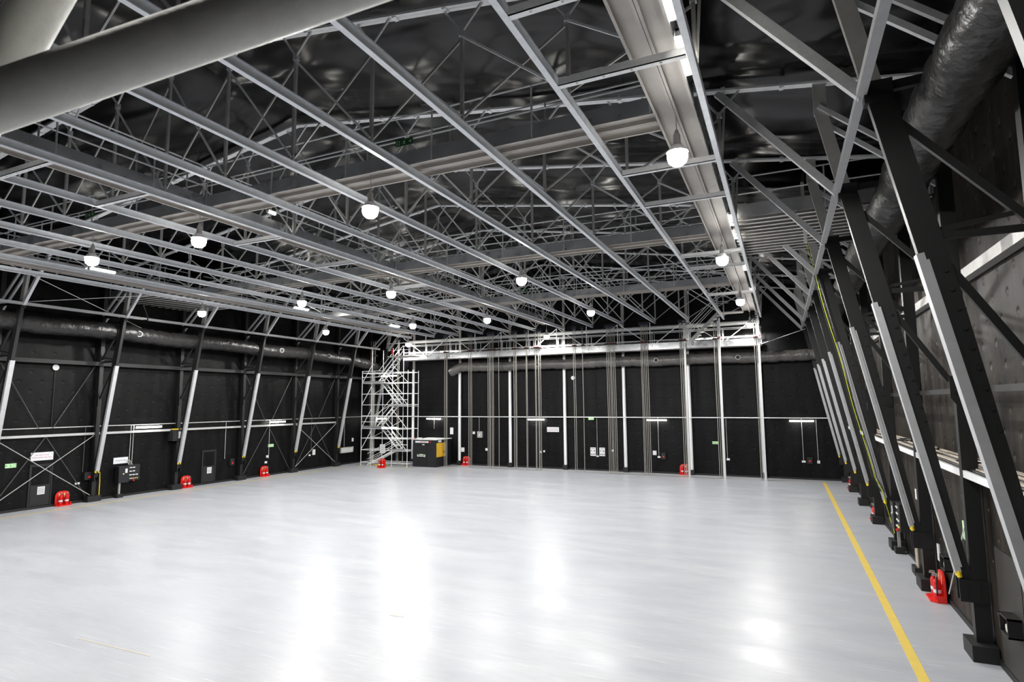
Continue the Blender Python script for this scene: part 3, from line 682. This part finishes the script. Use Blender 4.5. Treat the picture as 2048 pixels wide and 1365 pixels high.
def extinguisher():
    t = thing('fire_extinguisher', 'x', 'fire extinguisher', group='fire extinguishers')
    MB().lathe([(.078, 0), (.085, .02), (.085, .40), (.07, .46), (.03, .49), (.03, .52)], n=18).build('cylinder', 'red_gloss', t, smooth=True)
    m = MB().lathe([(.02, .52), (.02, .57)], n=10); m.box(-.015, .015, -.10, .03, .56, .585); m.box(-.012, .012, -.09, .02, .60, .62); m.build('valve_handle', 'galv_dull', t)
    MB().path([(.02, 0, .54), (.10, -.02, .53), (.115, -.03, .42), (.10, -.03, .16), (.095, -.03, .10)], .013, 8).build('hose', 'cable', t, smooth=True)
    MB().lathe([(.0865, .16), (.0865, .24)], n=18).build('label_band', 'paper', t, smooth=True)
    return t
fp = fire_point(); ex = extinguisher()
FPS = [((3.42, 18.45), -math.pi / 2, 'nearest one on the right wall'), ((3.42, 29.4), -math.pi / 2, 'middle one on the right wall'), ((3.42, 39.2), -math.pi / 2, 'farthest one on the right wall'),
       ((LW + .08, 18.05), math.pi / 2, 'beside the nearest left wall door'), ((LW + .08, 24.85), math.pi / 2, 'left of the second left wall door'), ((LW + .08, 30.85), math.pi / 2, 'under the left wall exit sign'),
       ((-23.75, FW - .08), 0, 'right of the black booth'), ((-6.45, FW - .08), 0, 'against the right half of the far wall'), ((-29.1, 38.5), 0, 'in front of the scaffold tower')]
for i, (p, a, l) in enumerate(FPS):
    lab = 'red fire point stand with two extinguishers, %s' % l
    if i == 0: fp.location = (*p, 0); fp.rotation_euler = (0, 0, a); fp['label'] = lab
    else: dup(fp, (*p, 0), lab, a)
    for j, off in enumerate((-.14, .14)):
        q = Matrix.Rotation(a, 2) @ Vector((off, -.15)); loc = (p[0] + q.x, p[1] + q.y, .05)
        lab = '%s fire extinguisher in the stand %s' % (('left', 'right')[j], l.replace('nearest one', 'nearest').replace('middle one', 'midway').replace('farthest one', 'farthest'))
        if i == 0 and j == 0: ex.location = loc; ex.rotation_euler = (0, 0, a); ex['label'] = lab
        else: dup(ex, loc, lab, a)
# ================================================================== SIGNS AND BOXES
def wall_sign(label, axis, c, w, h, lines, size, m_text='red_text', board='paper', name='wall_sign'):
    """axis 'L': on the left wall facing +x, 'F': on the far wall facing -y"""
    t = thing(name, label, 'sign', c)
    if axis == 'L': MB().box(0, .02, -w / 2, w / 2, -h / 2, h / 2).build('board', board, t)
    else: MB().box(-w / 2, w / 2, -.02, 0, -h / 2, h / 2).build('board', board, t)
    for i, (s_, sz) in enumerate(lines):
        z = (len(lines) - 1) * .5 * size * 1.35 - i * size * 1.35
        text_part('lettering', s_, sz, m_text, t, face_x(.021, 0, z) if axis == 'L' else face_ny(0, -.021, z))
    return t
wall_sign('white sign above the nearest left wall door reading do not stack', 'L', (LW + .01, 17.05, 2.54), .98, .40, (('DO NOT STACK', .082), ('ITEMS AGAINST THE WALL', .072)), .09)
wall_sign('white sign above the left wall control panel', 'L', (LW + .01, 20.9, 1.99), .78, .34, (('STAGE POWER', .085),), .08, 'grey_text')
wall_sign('white sign on the far wall below the second strip light', 'F', (-16.2, FW - .01, 2.97), .98, .37, (('DO NOT STACK', .075), ('ITEMS AGAINST THE WALL', .068)), .085)
def exit_sign(label, axis, c, w=.45, h=.2, board='sign_green', ink='green', flip=1):
    t = thing('exit_sign', label, 'sign', c)
    up = (1, 0, 0) if axis == 'L' else (0, 1, 0)
    P = (lambda u, v: (.021, u, v)) if axis == 'L' else (lambda u, v: (u, -.021, v))
    if axis == 'L': MB().box(0, .02, -w / 2, w / 2, -h / 2, h / 2).build('board', board, t)
    else: MB().box(-w / 2, w / 2, -.02, 0, -h / 2, h / 2).build('board', board, t)
    m = MB(); s = h / .2
    for a, b_, ww in (((-.02, .03), (0, -.02), .03), ((0, -.02), (.04, -.06), .015), ((0, -.02), (-.04, -.06), .015), ((-.01, .025), (.04, .01), .012), ((-.01, .025), (-.05, .0), .012), ((-.028, .05), (-.028, .07), .022)):
        m.bar(P(a[0] * s * flip, a[1] * s), P(b_[0] * s * flip, b_[1] * s), ww * s, .003, up=up)
    m.build('running_figure', ink, t)
    m = MB(); u0 = -w * .36 * flip
    for a, b_, ww in (((u0 + .05 * s * flip, 0), (u0 - .04 * s * flip, 0), .018), ((u0 - .045 * s * flip, 0), (u0, .045 * s), .018), ((u0 - .045 * s * flip, 0), (u0, -.045 * s), .018)):
        m.bar(P(*a), P(*b_), ww * s, .003, up=up)
    m.build('arrow', ink, t)
    m = MB(); u0 = w * .34 * flip
    m.bar(P(u0 - .045 * s, .055 * s), P(u0 + .045 * s, .055 * s), .01 * s, .003, up=up); m.bar(P(u0 - .045 * s, -.055 * s), P(u0 + .045 * s, -.055 * s), .01 * s, .003, up=up)
    m.bar(P(u0 - .045 * s, -.055 * s), P(u0 - .045 * s, .055 * s), .01 * s, .003, up=up); m.bar(P(u0 + .045 * s, -.055 * s), P(u0 + .045 * s, .055 * s), .01 * s, .003, up=up)
    m.build('door_symbol', ink, t)
exit_sign('pale green exit sign low on the left wall at the near end', 'L', (LW + .01, 15.76, 2.20))
exit_sign('pale green exit sign on the left wall above the third fire point', 'L', (LW + .01, 31.45, 2.1), .5, .2)
exit_sign('pale green exit sign under the conduit on the far wall', 'F', (-13.05, FW - .3, 3.82), .42, .17)
exit_sign('pale green exit sign low on the right half of the far wall', 'F', (-4.35, FW - .01, 2.22), .42, .18)
for x, y, l in ((-8.2, 11.5, 'right nearest crossing catwalk'), (-21.0, 11.5, 'left nearest crossing catwalk'), (-13.2, 30.35, 'farthest crossing catwalk')):
    exit_sign('small dark green exit sign on the handrail of the %s' % l, 'F', (x, y + .022, 11.45), .5, .17, 'sign_dark', 'sign_green', -1)
t = thing('exit_sign', 'pale green exit sign on the low right wall between the two nearest frames', 'sign', (RW - .02, 16.2, 2.14))
MB().box(0, .02, -.16, .16, -.2, .2).build('board', 'sign_green', t)
m = MB().box(-.003, 0, -.15, .15, -.008, .008); m.box(-.003, 0, -.008, .008, -.18, .18); m.build('pictogram_grid', 'green', t)
def poster(label, c, w=.42, h=.62):
    t = thing('safety_poster', label, 'poster', c); MB().box(-w / 2, w / 2, -.01, 0, -h / 2, h / 2).build('sheet', 'paper', t)
    MB().path([(.10, -.01, .06), (.10, -.013, .06)], .055, 14).build('red_symbol', 'red_text', t); MB().path([(-.12, -.01, .07), (-.12, -.013, .07)], .045, 14).build('green_symbol', 'green', t)
    m = MB()
    for i in range(3): m.box(-.16 + i * .13, -.09 + i * .13, -.013, -.01, -.24, -.14)
    m.box(-.15, .15, -.013, -.01, .22, .25); m.build('print', 'grey_text', t)
poster('white safety poster on the far wall, left one of the pair', (-13.04, FW, 1.38)); poster('white safety poster on the far wall, right one of the pair', (-12.35, FW, 1.38))
def box_unit(name, label, cat, x0, x1, y0, y1, z0, z1, m, lid=None):
    t = thing(name, label, cat, ((x0 + x1) / 2, (y0 + y1) / 2, z0)); w, h = (x1 - x0) / 2, (y1 - y0) / 2
    MB().box(-w, w, -h, h, 0, z1 - z0).build('case', m, t); return t
def small_plate(label, c, w, h, m='white', axis='F', name='switch_box', d=.04, cat='switch'):
    x, y, z = c
    o = MB().box(-w / 2, w / 2, -d, 0, -h / 2, h / 2) if axis == 'F' else MB().box(0, d, -w / 2, w / 2, -h / 2, h / 2) if axis == 'L' else MB().box(-d, 0, -w / 2, w / 2, -h / 2, h / 2)
    tag(o.build(name, m, loc=c), label, cat)
for x, z, w, h, l in ((-24.15, 1.24, .32, .34, 'notice beside the leftmost column, right of the booth'), (-21.95, 1.31, .18, .2, 'switch right of the far left fire point'), (-17.25, 1.24, .12, .14, 'small switch below the second strip light, left'), (-16.95, 1.30, .12, .14, 'small switch below the second strip light, right'),
                      (-12.70, 1.06, .2, .1, 'socket at the foot of the drop between the posters'), (-11.55, 1.5, .12, .14, 'small switch right of the posters'), (-8.5, 1.42, .26, .3, 'notice left of the isolator below the third strip light'), (-8.2, 1.14, .2, .12, 'socket below the third strip light'), (-3.58, 1.13, .2, .14, 'socket right of the far exit sign'),
                      (1.0, 1.14, .22, .12, 'socket below the right corner strip light'), (1.85, 1.14, .16, .18, 'switch nearest the right corner'), (-25.2, 2.75, .3, .55, 'white notice above the booth')):
    small_plate('white %s on the far wall' % l, (x, FW, z), w, h, name='wall_plate' if 'notice' in l else 'switch_box', cat='notice' if 'notice' in l else 'switch')
for x, z, w, h, l in ((-7.87, 1.22, .3, .45, 'right of the socket below the third strip light'), (1.35, 1.22, .3, .42, 'between the two switches at the right corner'), (-22.5, 2.5, .45, .5, 'grey one between the booth and its right column')):
    t = thing('isolator_box', 'electrical isolator box on the far wall, %s' % l, 'switch', (x, FW, z)); g_ = 'grey' in l
    MB().box(-w / 2, w / 2, -.16, 0, -h / 2, h / 2).build('case', 'galv_dull' if g_ else 'black_matt', t)
    MB().path([(0, -.16, -.03), (0, -.19, -.03)], .06, 12).build('rotary_switch', 'red' if not g_ else 'white', t, smooth=True)
small_plate('round white sensor left of the grey isolator box on the far wall', (-23.1, FW, 2.62), .2, .2)
for x, z0, l in ((-8.2, 1.2, 'third strip light'), (-12.70, 1.1, 'gap between the posters'), (-3.62, 1.2, 'socket right of the far exit sign'), (1.0, 1.2, 'right corner strip light'), (1.84, 1.2, 'switch nearest the right corner'), (-26.9, 2.9, 'notice above the booth'), (-22.6, 2.8, 'grey isolator box')):
    pipe('drop_conduit', 'thin vertical conduit on the far wall at the %s' % l, (x, FW - .04, z0), (x, FW - .04, 3.9), .018, 'galv_dull')
for y, z0, l in ((18.95, 1.55, 'nearest fire point'), (21.35, 1.72, 'control panel, left one'), (21.50, 1.72, 'control panel, right one'), (27.6, 1.5, 'second door'), (31.25, 1.2, 'third fire point'), (35.4, 1.35, 'crossed rods before the tower'), (39.2, 1.4, 'distribution board')):
    pipe('drop_conduit', 'thin vertical conduit on the left wall at the %s' % l, (LW + .05, y, z0), (LW + .05, y, 3.9), .018, 'dark_rod' if y in (18.95, 35.4) else 'side_steel')
for y, z, w, h, l in ((18.75, 1.0, .22, .1, 'white socket beside the nearest fire point'), (24.05, 1.35, .16, .18, 'white switch left of the second fire point'), (31.15, 1.35, .16, .16, 'white switch above the third fire point'), (31.05, .95, .2, .14, 'white socket above the third fire point'), (35.3, 1.1, .18, .12, 'white socket behind the crossed rods'), (35.75, 1.3, .28, .42, 'white notice behind the crossed rods'), (19.6, 1.3, .28, .36, 'white notice left of the control panel'), (40.3, 2.0, .2, .3, 'white notice nearest the scaffold tower'), (40.3, 1.25, .2, .35, 'lower white notice nearest the scaffold tower')):
    small_plate('%s on the left wall' % l, (LW, y, z), w, h, axis='L', cat='notice' if 'notice' in l else 'switch', name='wall_plate' if 'notice' in l else 'switch_box')
t = thing('distribution_board', 'off white distribution board low on the left wall near the tower', 'electrical box', (LW, 39.45, 1.2)); MB().box(0, .18, -.75, .75, -.22, .22).build('case', 'offwhite', t)
m = MB()
for i in range(5): m.box(.18, .185, -.65 + i * .27, -.45 + i * .27, -.12, .12)
m.build('breaker_cover', 'paper', t)
t = thing('isolator_box', 'black isolator box on the left wall between the fire point and the first column', 'switch', (LW, 19.2, 1.35)); MB().box(0, .22, -.22, .14, -.2, .2).build('case', 'black_matt', t); MB().path([(.22, 0, -.06), (.25, 0, -.06)], .06, 12).build('rotary_switch', 'red', t, smooth=True)
t = thing('isolator_box', 'black isolator box on the left wall right of the second door', 'switch', (LW, 28.1, 1.25)); MB().box(0, .2, -.15, .15, -.22, .22).build('case', 'black_matt', t); MB().path([(.2, 0, -.06), (.23, 0, -.06)], .05, 12).build('rotary_switch', 'red', t, smooth=True)
# control panels
def control_panel(label, loc, rz, w=1.2):
    t = thing('power_cabinet', label, 'electrical cabinet', loc, rz)
    MB().box(-w / 2, -.04, -.42, -.06, .80, 1.68).build('cabinet', 'booth', t)
    p = MB().box(-.04, w / 2, -.34, -.06, .86, 1.72).build('socket_panel', 'black_matt', t)
    for r_, n_, mm in ((1.58, 2, 'white'), (1.38, 2, 'white'), (1.18, 3, 'white')):
        for i in range(n_): MB().box(.02 + i * .17, .15 + i * .17, -.36, -.34, r_ - .03, r_ + .02).build('socket', mm, p)
    for i, mm in enumerate(('sign_green', 'white', 'beige', 'yellow', 'beige')): MB().path([(.06 + i * .1, -.34, .98), (.06 + i * .1, -.38, .98)], .03, 10).build('plug_socket', mm, p, smooth=True)
    MB().path([(.25, -.34, .88), (.25, -.42, .86)], .04, 10).build('red_plug', 'red', p, smooth=True)
    MB().box(-.26, -.14, -.43, -.42, 1.32, 1.55).build('warning_label', 'paper', t); MB().path([(-.35, -.42, 1.28), (-.35, -.44, 1.28)], .04, 10).build('indicator', 'beige', t)
    MB().box(-w / 2 + .12, -w / 2 + .2, -.3, -.22, .2, .80).build('leg', 'galv_dull', t); MB().box(-w / 2 + .0, -w / 2 + .32, -.4, -.12, 0, .2).build('footing_block', 'black_matt', t)
    for i in range(3): MB().path([(.1 + i * .1, -.15, 1.7), (.02 + i * .07, -.05, 2.0)], .015, 6).build('feed_cable', 'galv_dull', t)
    return t
cp = control_panel('black control panel with sockets on the left wall', (LW + .0, 21.2, 0), math.pi / 2)
dup(cp, (3.50, 23.0, 0), 'black control panel with sockets between the right wall frames', -math.pi / 2)
# speaker box, discs
t = thing('speaker_box', 'black box unit high on the left wall with yellow lamp on top', 'loudspeaker', (LW + .02, 23.9, 2.9)); MB().box(0, .5, -.32, .32, 0, .66).build('case', 'black_matt', t)  # black speaker box on the wall, yellow beacon on top
MB().box(.5, .52, -.22, .22, .1, .5).build('grille', 'black_door', t); MB().box(.2, .3, -.25, .15, .66, .72).build('yellow_beacon', 'yellow', t); MB().box(.5, .53, .0, .18, .15, .55).build('silver_strip', 'galv', t)
for axis, c, l in (('L', (LW, 17.33, 6.98), 'high on the left wall'), ('F', (-14.5, FW, 6.9), 'high on the far wall')):
    t = thing('round_marker', 'round white disc on a thin dark pole %s' % l, 'marker', c)
    dv = Vector((1, 0, 0)) if axis == 'L' else Vector((0, -1, 0))
    MB().path([dv * .06, dv * .09], .15, 20).build('disc', 'white', t, smooth=True); MB().tube(dv * .05 + Vector((0, 0, 0)), dv * .05 + Vector((0, 0, -3.0)), .02, 6).build('pole', 'black_matt', t)
def perf():
    m = mat('perforated_acoustic_panel', (.03, .028, .025), .6); N = m.node_tree.nodes; L = m.node_tree.links
    tc = N.new('ShaderNodeTexCoord'); v = N.new('ShaderNodeTexVoronoi'); v.inputs['Scale'].default_value = 17; v.inputs['Randomness'].default_value = 0
    L.new(tc.outputs['Object'], v.inputs['Vector']); cr = N.new('ShaderNodeValToRGB'); L.new(v.outputs['Distance'], cr.inputs[0])
    cr.color_ramp.elements[0].position = .25; cr.color_ramp.elements[0].color = (.004, .004, .004, 1); cr.color_ramp.elements[1].position = .4; cr.color_ramp.elements[1].color = (.035, .031, .026, 1)
    L.new(cr.outputs[0], N['Principled BSDF'].inputs['Base Color']); return m
M['perf'] = perf()
struct(MB().box(RW - .02, RW, 12.9, 14.2, .13, 2.25).build('trim_3', 'perf')); struct(MB().box(RW - .02, RW, 11.4, 12.86, .13, 2.25).build('trim_4', 'perf'))
# sockets under right frames near floor
for y, l in ((13.2, 'nearest'), (17.55, 'second')):
    t = thing('socket_box', 'black open socket box with pale plug on the right wall, %s' % l, 'electrical box', (RW - .03, y, .95)); m = MB()
    m.box(-.2, 0, -.22, .22, .30, .33); m.box(-.2, 0, -.22, -.19, 0, .33); m.box(-.2, 0, .19, .22, 0, .33); m.box(-.2, 0, -.22, .22, 0, .03); m.build('case', 'black_matt', t)
    MB().path([(-.16, 0, .12), (-.02, 0, .12)], .07, 12).build('plug', 'offwhite', t, smooth=True); MB().path([(-.11, 0, .12), (-.13, 0, .12)], .085, 12).build('red_ring', 'red', t, smooth=True)
tag(MB().path([(0, 0, 0), (-.04, 0, 0)], .07, 12).build('red_beacon', 'red', loc=(3.19, 21.8, 3.45), smooth=True), 'small red beacon on the front of the cable ledge', 'beacon')
t = thing('pipe_stub', 'black block with short brown pipes at the foot of the right wall', 'pipe', (3.34, 20.85, 0))
MB().box(-.16, .14, -.25, .25, 0, .22).build('footing_block', 'black_matt', t)
for i in range(4): MB().tube((-.05 + .04 * (i % 2), -.15 + i * .1, .22), (-.05 + .04 * (i % 2), -.15 + i * .1, 1.0), .028, 8).build('pipe', 'dusty', t, smooth=True)
for y, z, w, h, l in ((19.0, 1.05, .2, .42, 'low white notice by the nearest fire point'), (23.8, 2.35, .22, .45, 'white notice between the fourth and fifth frames'), (21.4, 2.2, .18, .3, 'white plate above the short pipes')):
    small_plate('%s on the right wall' % l, (RW, y, z), w, h, axis='R', cat='notice', name='wall_plate', d=.03)
# ledge cables
for i in range(9):
    x = 3.36 + i * .085; pts = [(x + random.uniform(-.008, .008) + .02 * math.sin(y * .8), y, 3.60 + (i % 2) * .01) for y in range(-2, 43, 1)]
    o = pts[0]; tag(MB().path([Vector(p) - Vector(o) for p in pts], .032, 6).build('ledge_cable', 'dusty' if i % 3 else 'cable', loc=o, smooth=True), 'dusty cable lying along the right wall ledge, %s from its front edge' % (ORD[i] if i else 'first'), 'cable', 'cables on the right ledge')
# loose coils
for i, (y, l) in enumerate(((16.4, 'nearest'), (20.6, 'middle'), (24.4, 'farthest'))):
    pts = [(.22 * math.cos(a) * (1 + .1 * math.sin(3 * a)), .5 * math.sin(a), .05 + .02 * math.sin(2 * a)) for a in [j * .42 for j in range(26)]]
    tag(MB().path(pts, .025, 6).build('cable_coil', 'cable', loc=(3.75, y, 3.60), smooth=True), 'loose black cable coil on the right ledge, %s' % l, 'cable')
# cables hanging down the third right frame
def hang(label, pts, r, m):
    o = Vector(pts[0]); tag(MB().path([Vector(p) - o for p in pts], r, 8).build('hanging_cable', m, loc=o, smooth=True), label, 'cable')
yk = FY[4]
pts = []
for i in range(24):
    z = 11.0 - i * .455; pts.append((XC + E(z) - .09 + .02 * math.sin(i * .8) + (.12 if z < 2 else 0), yk - .12, max(z, .34)))
hang('thin yellow and green cable running down the fifth right frame', pts, .014, 'yellow_green')
hang('black cable running down the fifth right frame, left one', [(p[0] - .05, p[1], p[2]) for p in pts[3:21]], .016, 'cable')
hang('black cable running down the fifth right frame, right one', [(p[0] + .05, p[1] - .05, p[2]) for p in pts[3:21]], .016, 'cable')
hang('thin yellow cable hanging beside the first left footing', [(XC - E(1.5) - .1, FY[3] + .2, 1.5), (XC - 18.2, FY[3] + .25, 1.0), (XC - 18.15, FY[3] + .22, .31)], .018, 'yellow')
hang('black cable looping below the left catwalk', [(-30.3, 19.5, 10.3), (-30.4, 19.8, 9.8), (-30.9, 20.2, 9.6), (-31.3, 20.2, 9.62)], .03, 'cable')
# ================================================================== FLOOR MARKS
def line(name, label, poly, m='floor_line'):
    tag(MB().prism(poly, 'z', .001, .004).build(name, m), label, 'floor marking')
line('floor_line', 'bold yellow line painted on the floor along the right wall', [(1.95, -2.5), (2.13, -2.5), (2.13, 41.7), (1.95, 41.7)])
line('floor_line', 'worn yellow line painted on the floor along the far wall', [(-24.0, 41.6), (1.95, 41.6), (1.95, 41.7), (-24.0, 41.7)], 'faint_line')
line('floor_line', 'worn yellow line painted on the floor along the left wall', [(-32.3, -2), (-32.2, -2), (-32.2, 37.6), (-32.3, 37.6)], 'floor_line')
line('floor_line', 'worn yellow line stepping round the booth and tower', [(-32.2, 37.5), (-28.5, 37.8), (-24.4, 39.6), (-23.9, 41.6), (-24.0, 41.7), (-24.5, 39.7), (-28.6, 37.9), (-32.2, 37.6)], 'faint_line')
line('floor_mark', 'faint yellow line remnant on the floor at lower left', [(-14.1, 8.1), (-11.8, 8.15), (-11.8, 8.18), (-14.1, 8.13)], 'faint_line')
line('floor_mark', 'small scuffed rectangle on the open floor in the lower middle', [(-8.75, 11.95), (-8.4, 11.98), (-8.42, 12.12), (-8.77, 12.09)], 'concrete' if False else 'galv_dull')
line('floor_mark', 'short pale tape mark on the floor near the left wall', [(-29.5, 21.9), (-27.9, 22.3), (-27.9, 22.34), (-29.5, 21.94)], 'white')
line('floor_mark', 'short yellow tape mark on the floor at the left edge', [(-25.2, 16.9), (-24.4, 17.1), (-24.4, 17.15), (-25.2, 16.95)], 'faint_line')
# ================================================================== NEAR SCAFFOLD TUBES
t = thing('near_scaffold', 'blurred weathered galvanised scaffold tubes close to the camera', 'scaffold', (-1.75, .3, 0))
def W(p): return (p[0] + 1.75, p[1] - .3, p[2])
MB().path([W((-2.86, .30, 5.39)), W((-1.78, .75, 5.78)), W((-1.08, 1.04, 6.03)), W((-.48, 1.29, 6.25)), W((.5, 1.70, 6.6))], .069, 36).build('handrail_tube', 'tube_near', t, smooth=True)
MB().path([W((-5.27, -.06, 0.03)), W((-2.39, .71, 5.19)), W((-1.85, .85, 6.15)), W((-1.60, .92, 6.6))], .065, 36).build('raking_tube', 'tube_near', t, smooth=True)
MB().path([W((-2.80, .27, 0.02)), W((-2.80, .27, 5.7))], .05, 20).build('upright_tube', 'tube_near', t, smooth=True)
